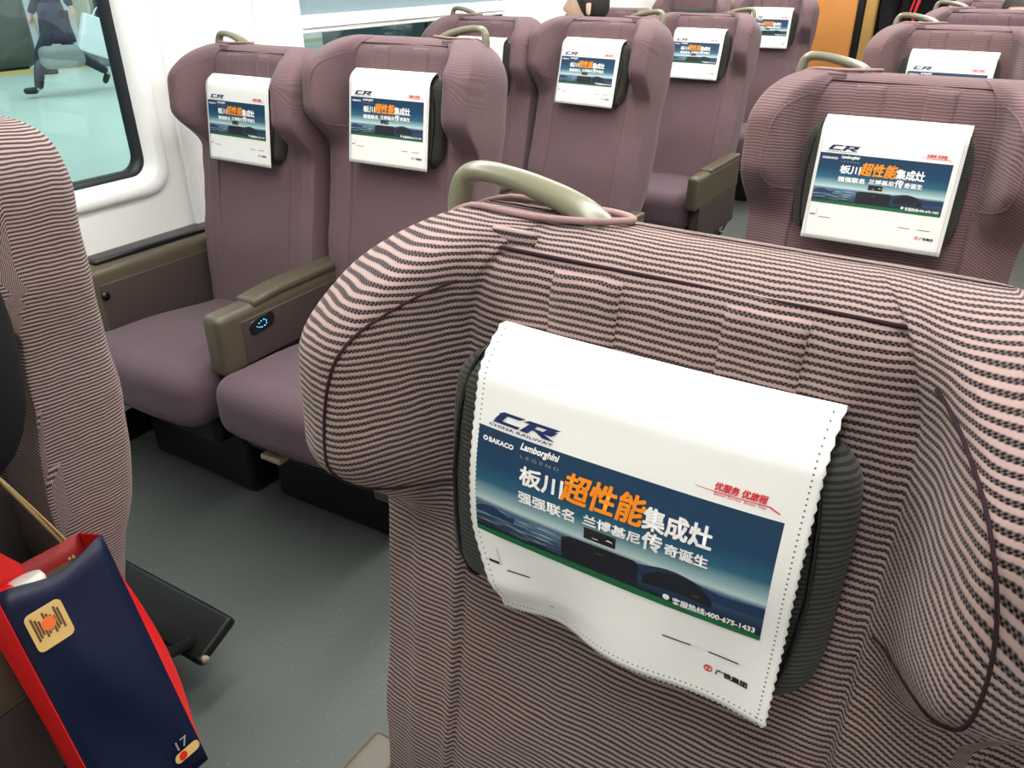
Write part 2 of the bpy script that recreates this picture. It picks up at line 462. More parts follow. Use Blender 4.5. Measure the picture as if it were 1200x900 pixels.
def surf(u, v, off=0):
    """front surface of the central panel"""
    return np.array((u, -dome(v, nfront(v)+.001)-off, v+AV))
def wing_n(u, v):
    P = cr(prof(v), NP, closed=True)[:11*NP]; xs = [p[0] for p in P]; ns = [p[1] for p in P]
    return float(np.interp(u, xs, ns))
def seam_path(off=.0014):
    C_ = cr([(.156, .152), (.172, .142), (.192, .118), (.205, .080), (.2105, .040), (.2095, .008), (.203, -.014), (.186, -.027), (.160, -.032)], 7)
    return [(u, -wing_n(u, v)-off, v+AV) for u, v in C_]
def col_path(idx, v0, v1, n=40, off=.0):
    out = []
    for v in np.linspace(v0, v1, n):
        x, nn = prof(v)[idx]; out.append((x, -nn-off, v+AV))
    return out

# ------------------------------------------------------------------ headrest cover prints
def bn(a, b):
    """banner fraction -> cloth (u, v) in metres"""
    return (-.125+.25*(.0244+.9154*a), .1155-.231*(.2968+.402*b))
def text_vf(body, box_, bold=0.0, shear=0.0, res=2):
    h = bold*.45*(box_[3]-box_[1]); w = h*.42
    if not bold: return text_one(body, box_, shear, res)
    return [text_one(body, (box_[0]+i*w, box_[1]+j*h, box_[2]+i*w, box_[3]+j*h), shear, res) for i, j in ((-1, -1), (1, -1), (1, 1), (-1, 1))]
def text_one(body, box_, shear=0.0, res=2):
    bold = .004
    c = bpy.data.curves.new('t', 'FONT'); c.body = body; c.size = 1; c.offset = bold; c.shear = shear; c.resolution_u = res
    o = bpy.data.objects.new('t', c); COL.objects.link(o)
    dg = bpy.context.evaluated_depsgraph_get(); me = bpy.data.meshes.new_from_object(o.evaluated_get(dg))
    V = np.array([v.co[:] for v in me.vertices]); F = [tuple(p.vertices) for p in me.polygons]
    bpy.data.objects.remove(o); bpy.data.curves.remove(c); bpy.data.meshes.remove(me)
    mn, mx = V.min(0), V.max(0); a0, b0, a1, b1 = box_
    out = []
    for p in V:
        out.append((a0+(p[0]-mn[0])/(mx[0]-mn[0])*(a1-a0), b1+(p[1]-mn[1])/(mx[1]-mn[1])*(b0-b1)))
    return out, F
def poly_strip(top, bot):
    """two polylines of (a,b) -> quads"""
    n = len(top); V = list(top)+list(bot); F = [(i, n+i, n+i+1, i+1) for i in range(n-1)]
    return V, F
def rect(a0, b0, a1, b1, n=4):
    A = np.linspace(a0, a1, n+1); return poly_strip([(a, b0) for a in A], [(a, b1) for a in A])
def skewq(a0, b0, a1, b1, s):
    return [(a0+s, b0), (a1+s, b0), (a1, b1), (a0, b1)], [(3, 2, 1, 0)]
def disc(a, b, ra, rb, n=20, hole=0):
    if not hole: return [(a+ra*math.cos(2*PI*k/n), b+rb*math.sin(2*PI*k/n)) for k in range(n)], [tuple(range(n))[::-1]]
    V = [(a+ra*q*math.cos(2*PI*k/n), b+rb*q*math.sin(2*PI*k/n)) for q in (1, hole) for k in range(n)]
    return V, [(k, n+k, n+(k+1) % n, (k+1) % n) for k in range(n)]
PRINT = {}
def build_prints():
    L = {}
    # picture: cabinet, hood, car, hills, green foot band  (layer order = offset)
    A = np.linspace(0, 1, 25)
    hill_r = [(a, .735-.085*math.exp(-((a-.72)/.11)**2)-.03*math.exp(-((a-.98)/.09)**2)) for a in np.linspace(.60, 1, 16)]
    L['picture'] = [
        (poly_strip(hill_r, [(a, .80) for a, _ in hill_r]), 'phill', .0003),
        (poly_strip([(a, .76-.05*abs(math.sin(a*23))) for a in np.linspace(0, .16, 9)], [(a, .80) for a in np.linspace(0, .16, 9)]), 'phill', .0003),
        (([(.345, .72), (.375, .69), (.60, .685), (.615, .72), (.615, .96), (.345, .96)], [(5, 4, 3, 2, 1, 0)]), 'pcab', .0005),
        (poly_strip([(a, .80-.13*math.sin(PI*(a-.63)/.22)**.7) for a in np.linspace(.6301, .8499, 14)], [(a, .86-.02*math.sin(PI*(a-.63)/.22)) for a in np.linspace(.63, .85, 14)]), 'pcab', .0005),
        (rect(.425, .545, .535, .645, 2), 'pblack', .0007),
        (rect(.43, .652, .54, .660, 2), 'pwhite', .0008),
        (([(.50, .60), (.508, .588), (.52, .590), (.526, .606), (.516, .598)], [(4, 3, 2, 1, 0)]), 'pwhite', .0009),
        (rect(.455, .615, .475, .622, 1), 'pwhite', .0009),
        (rect(.47, .74, .50, .755, 1), 'brownink', .0008), (rect(.79, .79, .81, .81, 1), 'brownink', .0008),
        (poly_strip([(a, .955-.02*math.sin(PI*a)) for a in A], [(a, 1.0) for a in A]), 'pgreen', .0006),
    ]
    L['slogan'] = [
        (text_vf('板川', (.180, .215, .338, .375), .055), 'pwhite', .0010),
        (text_vf('超性能', (.335, .130, .615, .375), .05, .18), 'porange', .0011),
        (text_vf('集成灶', (.612, .185, .822, .370), .055), 'pwhite', .0010),
        (text_vf('强强联名', (.180, .440, .388, .540), .06), 'pwhite', .0010),
        (text_vf('兰博基尼', (.420, .430, .612, .520), .06), 'pwhite', .0010),
        (text_vf('传', (.618, .385, .680, .535), .06), 'pwhite', .0010),
        (text_vf('奇诞生', (.690, .425, .822, .520), .06), 'pwhite', .0010),
    ]
    L['brand'] = [
        (text_vf('BAKACO', (.048, .075, .145, .115), .10), 'pwhite', .0010),
        (disc(.033, .095, .010, .022, 12, .45), 'pwhite', .0010),
        (text_vf('Lamborghini', (.172, .025, .315, .100), .06, .35), 'pwhite', .0010),
        (text_vf('L E G E N D', (.175, .128, .318, .155), 0), 'pgrey', .0010),
    ]
    L['hotline'] = [
        (disc(.712, .905, .011, .026, 14), 'pwhite', .0010),
        (text_vf('客服热线:400-675-1433', (.733, .885, .982, .945), .06), 'pwhite', .0010),
    ]
    def letterC(): # slanted railway monogram C
        o = .055
        out = [skewq(.072, -.165, .155, -.140, .022), skewq(.058, -.140, .088, -.085, .020), skewq(.052, -.085, .150, -.060, .010)]
        return merge2(out)
    def letterR():
        out = [skewq(.170, -.165, .285, -.140, .022), skewq(.158, -.140, .188, -.060, .034), skewq(.245, -.140, .285, -.115, .012), skewq(.190, -.115, .275, -.097, .010), ([(.215, -.097), (.250, -.097), (.290, -.060), (.245, -.060)], [(3, 2, 1, 0)])]
        return merge2(out)
    L['railway_logo'] = [(letterC(), 'pnavy', .0005), (letterR(), 'pnavy', .0005), (text_vf('CHINA RAILWAY', (.040, -.045, .285, -.024), .05), 'pnavy', .0005)]
    L['service_slogan'] = [(text_vf('优服务 优旅程', (.800, -.155, .945, -.095), .05, .2), 'pred', .0005), (text_vf('Better Service  Better Trip', (.800, -.078, .945, -.050), 0, .2), 'pred', .0005),
                           (poly_strip([(.745, -.088), (.80, -.084), (.90, -.084), (.955, -.088), (.985, -.055)], [(.745, -.084), (.80, -.078), (.90, -.078), (.952, -.080), (.982, -.048)]), 'pred', .0005)]
    bars = [rect(a0, b0, a1, b1, 3) for a0, b0, a1, b1 in ((.085, 1.285, .185, 1.297), (.715, 1.285, .805, 1.297), (.860, 1.285, .955, 1.297), (.012, 1.240, .058, 1.262))]
    L['group_logo'] = [(disc(.868, 1.450, .014, .034, 20, .72), 'pred', .0005), (rect(.8655, 1.440, .8705, 1.472, 1), 'pred', .0005), (rect(.860, 1.432, .876, 1.442, 1), 'pred', .0005),
                       (text_vf('广铁集团', (.892, 1.425, .992, 1.478), .07), 'pblack', .0005), ]
    L['captions'] = [(merge2(bars), 'pblack', .0004), (rect(.0640, 1.12, .0660, 1.262, 1), 'pblack', .0004)]
    return L
def merge2(parts):
    V = []; F = []
    for v, f in parts:
        o = len(V); V += list(v); F += [tuple(i+o for i in q) for q in f]
    return V, F
PR = build_prints()

def cloth_n_std(u, v):
    n = .004-.026*max(0, (v-.082)/.0335)**2.2
    return n
def cloth_n_b1(u, v):
    n = .001+.012*math.exp(-((v-.005)/.075)**2)
    n -= .026*max(0, (v-.080)/.0355)**2
    left = sstep(.02, -.125, u); low = sstep(-.03, -.1155, v)
    n -= .015*left*sstep(-.085, -.1155, v)
    n += .010*sstep(.0, .125, u)*low+.010*math.sin(u*42+1.0)*low*.6
    n -= .005*(abs(u)/.125)**3
    return max(n, -.028)
def cloth_pt(fn, u, v, off=0):
    if fn is cloth_n_b1:
        k = sstep(.02, -.125, u)**1.4*sstep(-.035, -.1155, v)
        q = cloth_pt0(fn, u, v, off); return q+np.array((.024*k, 0, -.012*k))
    return cloth_pt0(fn, u, v, off)
def cloth_pt0(fn, u, v, off=0):
    n = fn(u, v); e = 1e-3
    dv = (fn(u, v+e)-fn(u, v-e))/(2*e); du = (fn(u+e, v)-fn(u-e, v))/(2*e)
    N = np.array((-du, -1, -dv)); N /= np.linalg.norm(N)      # outward (toward -y)
    return np.array((u, -n, v+AV))+np.array((N[0], N[1], N[2]))*off
def build_cover(fn, scallop=False):
    nu = 124 if scallop else 20
    us = np.linspace(-.125, .125, nu+1)
    vs = list(np.linspace(-.1155, .1155, 60 if scallop else 24))
    V = []; UV = []
    for j, v in enumerate(vs):
        for i, u in enumerate(us):
            uu, vv = u, v
            if scallop:
                if j == 0: vv = v-.0011*(1 if i % 2 else -.4)
                if i in (0, nu): uu = u+(.0011 if j % 2 else -.0004)*(1 if i else -1)
            V.append(cloth_pt(fn, uu, vv)); UV.append((u, v))
    last = [fn(u, .1155) for u in us]
    for k, (dn, dv) in enumerate(((-.008, .0005), (-.016, -.003), (-.021, -.012), (-.0215, -.024))):
        for i, u in enumerate(us):
            V.append(np.array((u, -(last[i]+dn), .1155+dv+AV))); UV.append((u, .1155+.01*(k+1)))
    rows = len(vs)+4; F = []
    for j in range(rows-1):
        for i in range(nu): F.append((j*(nu+1)+i, j*(nu+1)+i+1, (j+1)*(nu+1)+i+1, (j+1)*(nu+1)+i))
    root = mk('headrest_cover', V, F, M['cloth'], uv=UV)
    md = root.modifiers.new('thickness', 'SOLIDIFY'); md.thickness = .0007; md.offset = -1
    # banner picture: the gradient grid plus the printed shapes, one mesh
    na, nb = 24, 20; V = []; F = []; UV = []; mi = []; mats = [M['banner']]
    for j in range(nb+1):
        for i in range(na+1):
            a, b = i/na, j/nb; V.append(cloth_pt(fn, *bn(a, b), .0002)); UV.append((a, b))
    for j in range(nb):
        for i in range(na): F.append((j*(na+1)+i, (j+1)*(na+1)+i, (j+1)*(na+1)+i+1, j*(na+1)+i+1)); mi.append(0)
    def add(items, V, F, UV, mi, mats):
        for geo, m, off in items:
            if M[m] not in mats: mats.append(M[m])
            k = mats.index(M[m])
            for q, (vv, ff) in enumerate(geo if isinstance(geo, list) else [geo]):
                o = len(V)
                for (a, b) in vv: V.append(cloth_pt(fn, *bn(a, b), off+q*.00004)); UV.append((a, b))
                F += [tuple(i+o for i in f) for f in ff]; mi += [k]*len(ff)
    add(PR['picture'], V, F, UV, mi, mats)
    bnr = mk('printed_banner', V, F, mats, root, uv=UV, midx=mi)
    for key, nm, par in (('slogan', 'slogan_lettering', bnr), ('brand', 'brand_lettering', bnr), ('hotline', 'hotline_lettering', bnr), ('captions', 'caption_lines', root), ('railway_logo', 'railway_logo', root), ('service_slogan', 'service_slogan', root), ('group_logo', 'group_logo', root)):
        V, F, UV, mi, mats = [], [], [], [], []
        add(PR[key], V, F, UV, mi, mats)
        mk(nm, V, F, mats, par, uv=UV, midx=mi)
    return root

# ------------------------------------------------------------------ seat prototype
def pillow_def(x, y, z):
    t = abs(z)/.108; s = abs(x)/.150
    x2 = x*(1-.16*max(0, t-.35)**2.0)
    y2 = y*(1-.55*max(0, s-.55)**1.5)-.004*(1-s*s)
    return x2, y2, z
def make_seat(fab, handed=-1, wide=False, armrests=()):
    root = empty('train_seat')
    br = bpy.data.objects.new('backrest', BACK[fab]); COL.objects.link(br); br.parent = root
    # piping along both wings, over the top
    pts = seam_path()
    for s in (1, -1):
        mk('wing_piping', *tube([(s*x, y, z) for x, y, z in pts], .0012, 6), M['piping' if fab != 'fabric' else 'seam'], br)
    top = [(u, *surf(u, .178, .0003)[1:]) for u in np.linspace(-.135, .135, 30)]
    mk('top_seam', *tube(top, .0016, 6), M['seam'], br)
    for u0, u1, v0, v1 in ((-.085, -.035, .085, .172), (.035, .085, .085, .172)):
        U = np.linspace(u0, u1, 6); Vv = np.linspace(v0, v1, 14); P = []; UV = []; F = []
        for v in Vv:
            for u in U: P.append(surf(u, v, .003)); UV.append((u, v))
        for j in range(13):
            for i in range(5): F.append((j*6+i, j*6+i+1, (j+1)*6+i+1, (j+1)*6+i))
        o = mk('strap', P, F, M[fab], br, uv=UV); md = o.modifiers.new('t', 'SOLIDIFY'); md.thickness = .004; md.offset = -1
    # headrest pillow
    V, F = rbox(.150, .031, .106, .030, 8, (0, 0, 0), pillow_def)
    uv = [(p[0], p[2]) for p in V]
    V = [(x, y+.036, z+AV) for x, y, z in V]
    pil = mk('headrest_pillow', V, F, M['pillow'], br, uv=uv)
    loopc = []
    for s in (1, -1):
        lp = []
        for a in np.linspace(0, 2*PI, 36, endpoint=False):
            y = .0316*math.copysign(abs(math.cos(a))**.6, math.cos(a)); z = .1085*math.copysign(abs(math.sin(a))**.6, math.sin(a))
            q = pillow_def(s*.128, y, z); lp.append((q[0]+s*.006*(1-abs(z)/.108), q[1]+.036, q[2]+AV))
        mk('pillow_seam', *tube(lp, .0018, 5, closed=True), M['black'], pil)
    # grab handle on the upper corner
    h = [(-.205, .110, .150), (-.206, .110, .190), (-.2055, .110, .200), (-.201, .110, .216), (-.188, .109, .2235), (-.160, .108, .2225), (-.130, .107, .2165), (-.105, .106, .2090), (-.085, .105, .199), (-.070, .104, .184), (-.060, .103, .165)]
    P = cr(h, 4); rad = np.interp(np.linspace(0, 1, len(P)), [0, .25, .5, .75, 1], [.0085, .0085, .0085, .0105, .0115])
    P = [(-handed*x, y, z+AV) for x, y, z in P]
    mk('grab_handle', *tube(P, list(rad), 14, up=(0, 0, 1), aspect=1.45), M['handle'], br)
    lp = []
    for a in np.linspace(0, 2*PI, 40, endpoint=False):
        u = -.134+.078*math.cos(a); n = -.108+.024*math.sin(a); t = min(.96, abs(n+.112)/.066)
        v = .150+.055*math.sqrt(max(0, 1-t*t))
        # follow the crown and its corner roll-off
        lim = .085+(VT+.004-.085)*max(0, 1-((max(abs(u), .15)-.150)/(WT-.150))**2)**(1/2.2)
        lp.append((-handed*u, -n, min(v, lim)+AV-.0005))
    mk('handle_trim', *tube(lp, .0030, 7, closed=True), M['welt'], br)
    V, F = rbox(.018, .004, .014, .002, 2, (-handed*-.128, .064, .178+AV))
    mk('fabric_tab', V, F, M[fab], br, uv=[(p[0], p[2]) for p in V])
    # seat cushion
    def cd(x, y, z):
        f = sstep(-.12, -.30, y)
        z2 = z+.016*math.cos(x/.243*PI/2)*(1 if z > 0 else .2)*(.3+.7*sstep(-.28, -.1, y))+(.012*f if z > 0 else 0)
        z2 -= .030*sstep(-.10, .25, y)*(z > 0)
        y2 = y-.020*math.cos(min(1, abs(x)/.243)*PI/2)*f
        return x, y2, z2
    V, F = rbox(.243, .27, .082, .060, 8, (0, -.15, .362), cd)
    cu = mk('seat_cushion', V, F, M['cushion' if fab != 'fabric' else 'cushion'], root, uv=uvxy(V))
    mk('base_frame_shade_block', *merge(rbox(.225, .235, .045, .02, 2, (0, -.11, .255)), rbox(.225, .20, .12, .015, 2, (0, -.06, .122))), M['darkmetal'], root)  # lower dark block added to stand in for the shade under the cushion
    mk('recline_lever', *rbox(.034, .018, .008, .006, 2, (-.06, -.395, .262)), M['lever'], root)
    # footrest at the back for the next row
    V, F = rbox(.195, .055, .014, .010, 3)
    c, s = math.cos(.42), math.sin(.42)
    V = [(x, .30+y*c-z*s, .125+y*s+z*c) for x, y, z in V]
    ft = mk('footrest', V, F, M['darkmetal'], root)
    for q in (-.15, .15): mk('footrest_arm', *tube([(q, .02, .24), (q, .20, .15), (q, .30, .115)], .012, 8), M['darkmetal'], ft)
    mk('hinge_cap', *tube([(.190, .262, .112), (.202, .262, .112)], .008, 12), M['lever'], ft)
    return root
def aisle_arm(root, s):
    x = s*.276
    a = mk('armrest', *rbox(.029, .27, .075, .020, 3, (x, -.185, .478)), M['arm'], root)
    mk('armrest_pad', *rbox(.027, .20, .010, .009, 3, (x, -.115, .552)), M['arm'], a)
    mk('armrest_panel', *rbox(.024, .235, .085, .008, 2, (x, -.155, .325)), M['armside'], a)
def mid_arm(root, s):
    x = s*.245
    def df(px, py, pz): return px, py, pz+.02*sstep(-.22, .0, py)*(pz < 0)
    a = mk('armrest', *rbox(.033, .245, .084, .020, 4, (x, -.125, .512), df), M['arm'], root)
    mk('armrest_side_panel', *rbox(.004, .20, .060, .004, 2, (x+.032, -.10, .505)), M['armside'], a)
    def lid(px, py, pz): return px, py, pz-.008*sstep(-.1, -.19, py)
    mk('armrest_pad', *rbox(.034, .19, .012, .010, 4, (x, -.06, .602), lid), M['arm'], a)
    ol = rrect(-.045, .045, -.021, .021, .018, 6); n = len(ol); X = x+.0345
    V = [(X, y-.235+.4*0, z+.538+.10*y) for y, z in ol]+[(X+.004, y*.94-.235, z*.92+.538+.10*y) for y, z in ol]
    cp = mk('control_panel', V, [(k, (k+1) % n, n+(k+1) % n, n+k) for k in range(n)]+[tuple(range(n, 2*n))], M['black'], a, smooth=False)
    ds = []
    for (dy, dz, w, h) in ((-.012, .006, .004, .002), (-.004, .009, .003, .002), (.006, .009, .004, .002), (.013, .003, .002, .004), (.013, -.004, .002, .003), (.006, -.008, .004, .002), (-.004, -.008, .003, .002), (-.012, -.005, .004, .002), (-.020, 0, .002, .002)):
        ds.append(box(X+.0035, X+.0050, -.235+dy-w/2, -.235+dy+w/2, .538+dz+.1*dy-h/2, .538+dz+.1*dy+h/2))
    mk('indicator_lights', *merge(*ds), M['led'], cp, smooth=False)
def wall_arm(root, x, rx=-.33):
    a = mk('window_armrest', *rbox(.058, .36, .165, .024, 4, (rx, .0, .435)), M['arm'], root)
    mk('armrest_side_panel', *rbox(.005, .30, .130, .005, 2, (rx+.056, .02, .425)), M['armside'], a)
    def tr(px, py, pz): return px, py, pz
    mk('tray_recess', *rbox(.036, .30, .014, .008, 3, (rx-.012, .045, .600)), M['black'], a)
    mk('socket', *tube([(rx+.060, -.27, .520), (rx+.0635, -.27, .520)], .013, 16), M['black'], a)
M['cushion'] = rib_fabric('smooth_mauve_cushion_fabric', (106, 88, 96), (78, 64, 73), .0056, .10, .15, dots=False)
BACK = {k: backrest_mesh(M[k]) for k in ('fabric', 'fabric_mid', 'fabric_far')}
COVER_STD = None
FITS = [  # column, row, antimacassar centre x, y, recline, yaw, height, fabric, handle side, label, cover label
 ('B', 1, -.167, .425, .093, -.019, .999, 'fabric', -1, 'large ribbed mauve seat filling the foreground right of the aisle', 'largest white printed headrest cover on the nearest seat, its lower left corner curling'),
 ('A', 1, -1.334, .452, .085, 0, 1.0, 'fabric', -1, 'ribbed mauve seat seen from its side at the left photo edge', None),
 ('C', 1, .325, .425, .12, 0, 1.0, 'fabric', 1, 'mauve seat just showing below the right wing of the nearest seat', None),
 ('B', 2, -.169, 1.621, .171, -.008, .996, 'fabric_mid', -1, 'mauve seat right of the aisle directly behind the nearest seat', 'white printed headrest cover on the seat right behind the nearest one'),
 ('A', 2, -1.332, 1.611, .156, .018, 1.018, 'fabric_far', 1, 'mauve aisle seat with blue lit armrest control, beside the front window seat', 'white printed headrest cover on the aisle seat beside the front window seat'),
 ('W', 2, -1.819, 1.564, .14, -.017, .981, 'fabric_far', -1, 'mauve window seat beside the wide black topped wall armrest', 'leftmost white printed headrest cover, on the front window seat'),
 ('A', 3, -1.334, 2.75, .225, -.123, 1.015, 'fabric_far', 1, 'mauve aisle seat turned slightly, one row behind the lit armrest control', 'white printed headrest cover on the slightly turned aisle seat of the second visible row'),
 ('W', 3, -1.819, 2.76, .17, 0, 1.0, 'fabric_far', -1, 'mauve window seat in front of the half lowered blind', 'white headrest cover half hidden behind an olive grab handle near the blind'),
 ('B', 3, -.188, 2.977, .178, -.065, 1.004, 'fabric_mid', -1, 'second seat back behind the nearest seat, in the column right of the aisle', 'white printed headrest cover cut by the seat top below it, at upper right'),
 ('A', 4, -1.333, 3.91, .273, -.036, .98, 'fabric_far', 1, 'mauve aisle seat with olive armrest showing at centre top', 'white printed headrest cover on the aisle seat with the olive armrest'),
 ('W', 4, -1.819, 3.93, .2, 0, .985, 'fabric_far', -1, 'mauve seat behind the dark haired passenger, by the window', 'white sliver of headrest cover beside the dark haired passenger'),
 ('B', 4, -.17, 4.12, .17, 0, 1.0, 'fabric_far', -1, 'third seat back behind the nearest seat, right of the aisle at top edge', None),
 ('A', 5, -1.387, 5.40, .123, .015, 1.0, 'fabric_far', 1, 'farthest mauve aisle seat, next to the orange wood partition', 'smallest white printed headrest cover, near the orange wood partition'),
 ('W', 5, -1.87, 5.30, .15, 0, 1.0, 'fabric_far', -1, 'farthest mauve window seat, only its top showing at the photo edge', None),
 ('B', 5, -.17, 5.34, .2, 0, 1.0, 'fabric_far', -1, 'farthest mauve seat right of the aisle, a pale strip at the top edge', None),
]
PROTO = {}
GRP = 'mauve first class train seats'
cover_std = build_cover(cloth_n_std); cover_used = False
for (c, r, x, y, rec, yw, z, fab, hs, lab, clab) in FITS:
    key = (c, fab)
    if key not in PROTO:
        s = make_seat(fab, hs)
        if c == 'A': aisle_arm(s, 1); mid_arm(s, -1)
        if c == 'B': aisle_arm(s, -1)
        if c == 'W': wall_arm(s, None)
        if c == 'C': mid_arm(s, -1)
        if c == 'W':
            for ch in list(s.children):
                if ch.name.startswith('recline_lever'): bpy.data.objects.remove(ch)
        PROTO[key] = s
    else:
        s = copy_tree(PROTO[key])
    ev = Vector((-math.sin(yw)*math.sin(rec), math.cos(yw)*math.sin(rec), math.cos(rec)))
    if c == 'W': x -= .010
    piv = Vector((x, y, z))-AV*ev
    s.location = (piv.x, piv.y, 0); s.rotation_euler = (0, 0, yw)
    tag(s, lab, 'seat', GRP)
    for ch in s.children:
        if ch.name.split('.')[0] == 'backrest':
            ch.location = (0, 0, piv.z); ch.rotation_euler = (-rec, 0, 0)
            if c == 'W': ch.scale = (.955, 1, 1)
            if c == 'B': ch.scale = (1.085 if r == 1 else 1.025, 1, 1)
            if c == 'B':
                for g in ch.children:
                    if g.name.startswith('headrest_pillow'): g.location.x = -.009; g.scale.x = .97
    if clab:
        if (c, r) == ('B', 1): cv = build_cover(cloth_n_b1, True)
        elif not cover_used: cv = cover_std; cover_used = True
        else: cv = copy_tree(cover_std)
        cv.location = piv+(Vector((0, 0, .012)) if (c, r) == ('B', 1) else Vector((0, 0, 0))); cv.rotation_euler = Euler((-rec, 0, yw), 'XYZ')
        tag(cv, clab, 'headrest cover', 'printed white headrest covers')

# ------------------------------------------------------------------ people
def skin_vf(joints, edges, root=0, sub=1):
    """joints: list of (xyz, rx, ry) -> evaluated skin mesh"""
    me = bpy.data.meshes.new('sk'); me.from_pydata([j[0] for j in joints], edges, [])
    o = bpy.data.objects.new('sk', me); COL.objects.link(o)
    md = o.modifiers.new('s', 'SKIN'); md.use_smooth_shade = True
    for i, j in enumerate(joints):
        sv = me.skin_vertices[0].data[i]; sv.radius = (j[1], j[2] if len(j) > 2 else j[1]); sv.use_root = (i == root)
    o.modifiers.new('u', 'SUBSURF').levels = sub
    dg = bpy.context.evaluated_depsgraph_get(); ev = bpy.data.meshes.new_from_object(o.evaluated_get(dg))
    V = [np.array(v.co[:]) for v in ev.vertices]; F = [tuple(p.vertices) for p in ev.polygons]
    bpy.data.objects.remove(o); bpy.data.meshes.remove(me); bpy.data.meshes.remove(ev)
    return V, F
def head_vf(c, rz, tilt=0, s=1.0):
    """head with brow, nose, lips, chin and ears; faces -y before rz"""
    V = []; F = []; nu, nv = 32, 24
    for j in range(nv+1):
        th = PI*j/nv
        for i in range(nu):
            ph = 2*PI*i/nu; x = math.sin(th)*math.sin(ph); y = -math.sin(th)*math.cos(ph); z = math.cos(th)
            w = .076*(1-.20*max(0, -z)**1.5); dp = .096*(1-.12*max(0, -z)); q = np.array((w*x, dp*y, .115*z))
            if y < -.3:
                fx = q[0]; fz = q[2]
                q[1] -= .022*math.exp(-(fx/.011)**2-((fz+.015)/.016)**2)+.010*math.exp(-(fx/.009)**2-((fz-.008)/.02)**2)
                q[1] -= .006*math.exp(-(fx/.022)**2-((fz+.052)/.008)**2)
                q[1] -= .007*math.exp(-(fx/.02)**2-((fz+.088)/.014)**2)
                for sx in (-1, 1): q[1] += .009*math.exp(-((fx-sx*.031)/.014)**2-((fz-.012)/.011)**2)
            V.append(q)
    for j in range(nv):
        for i in range(nu): F.append((j*nu+i, (j+1)*nu+i, (j+1)*nu+(i+1) % nu, j*nu+(i+1) % nu))
    hd = (V, F)
    ears = [rbox(.012, .018, .030, .012, 2, (sx*.071, .012, -.006), lambda x, y, z: (x*(1-(z/.04)**2*.5), y*(.75+z*8), z)) for sx in (-1, 1)]
    V, F = merge(hd, *ears)
    R = Matrix.Rotation(rz, 3, 'Z') @ Matrix.Rotation(tilt, 3, 'X')
    return [np.array(R @ Vector(p*s))+np.array(c) for p in V], F
def hair_vf(c, rz, tilt=0, long=.0):
    V = []; F = []; nu, nv = 28, 14
    for j in range(nv+1):
        for i in range(nu):
            ph = 2*PI*i/nu; front = math.cos(ph)   # 1 = face side
            thm = PI*(.40 if front > .55 else .40+.26*min(1, (.55-front)/.5)+long*(front < .2))
            th = thm*j/nv
            x = math.sin(th)*math.sin(ph); y = -math.sin(th)*math.cos(ph); z = math.cos(th)
            V.append(np.array((.086*x, .106*y, .126*z)))
    for j in range(nv):
        for i in range(nu): F.append((j*nu+i, (j+1)*nu+i, (j+1)*nu+(i+1) % nu, j*nu+(i+1) % nu))
    R = Matrix.Rotation(rz, 3, 'Z') @ Matrix.Rotation(tilt, 3, 'X')
    return [np.array(R @ Vector(p))+np.array(c) for p in V], F
def hand(wrist, dirv, palmn, curl=.5, side=1):
    """palm and five bent fingers as one skinned piece rooted in the wrist"""
    w = np.array(wrist, float); d = np.array(dirv, float); d /= np.linalg.norm(d); n = np.array(palmn, float); n -= d*np.dot(n, d); n /= np.linalg.norm(n)
    s = np.cross(d, n)*side
    J = [(tuple(w), .024, .018), (tuple(w+d*.045), .034, .016)]; E = [(0, 1)]
    for k, (off, ln) in enumerate(((.030, .068), (.010, .078), (-.010, .073), (-.029, .056))):
        p = w+d*.085+s*off; i0 = len(J); J.append((tuple(p), .010, .010)); E.append((1, i0)); a = 0
        for seg, fr in enumerate((.45, .32, .23)):
            a += curl*(.6, .9, .7)[seg]; p = p+(d*math.cos(a)+n*math.sin(a))*ln*fr
            J.append((tuple(p), .0085-.001*seg)); E.append((len(J)-2, len(J)-1))
    p = w+d*.03+s*.032; i0 = len(J); J.append((tuple(p), .012)); E.append((1, i0))
    for fr in (.034, .028):
        p = p+(d*.75+s*.5+n*.4)*fr; J.append((tuple(p), .0095)); E.append((len(J)-2, len(J)-1))
    return J, E
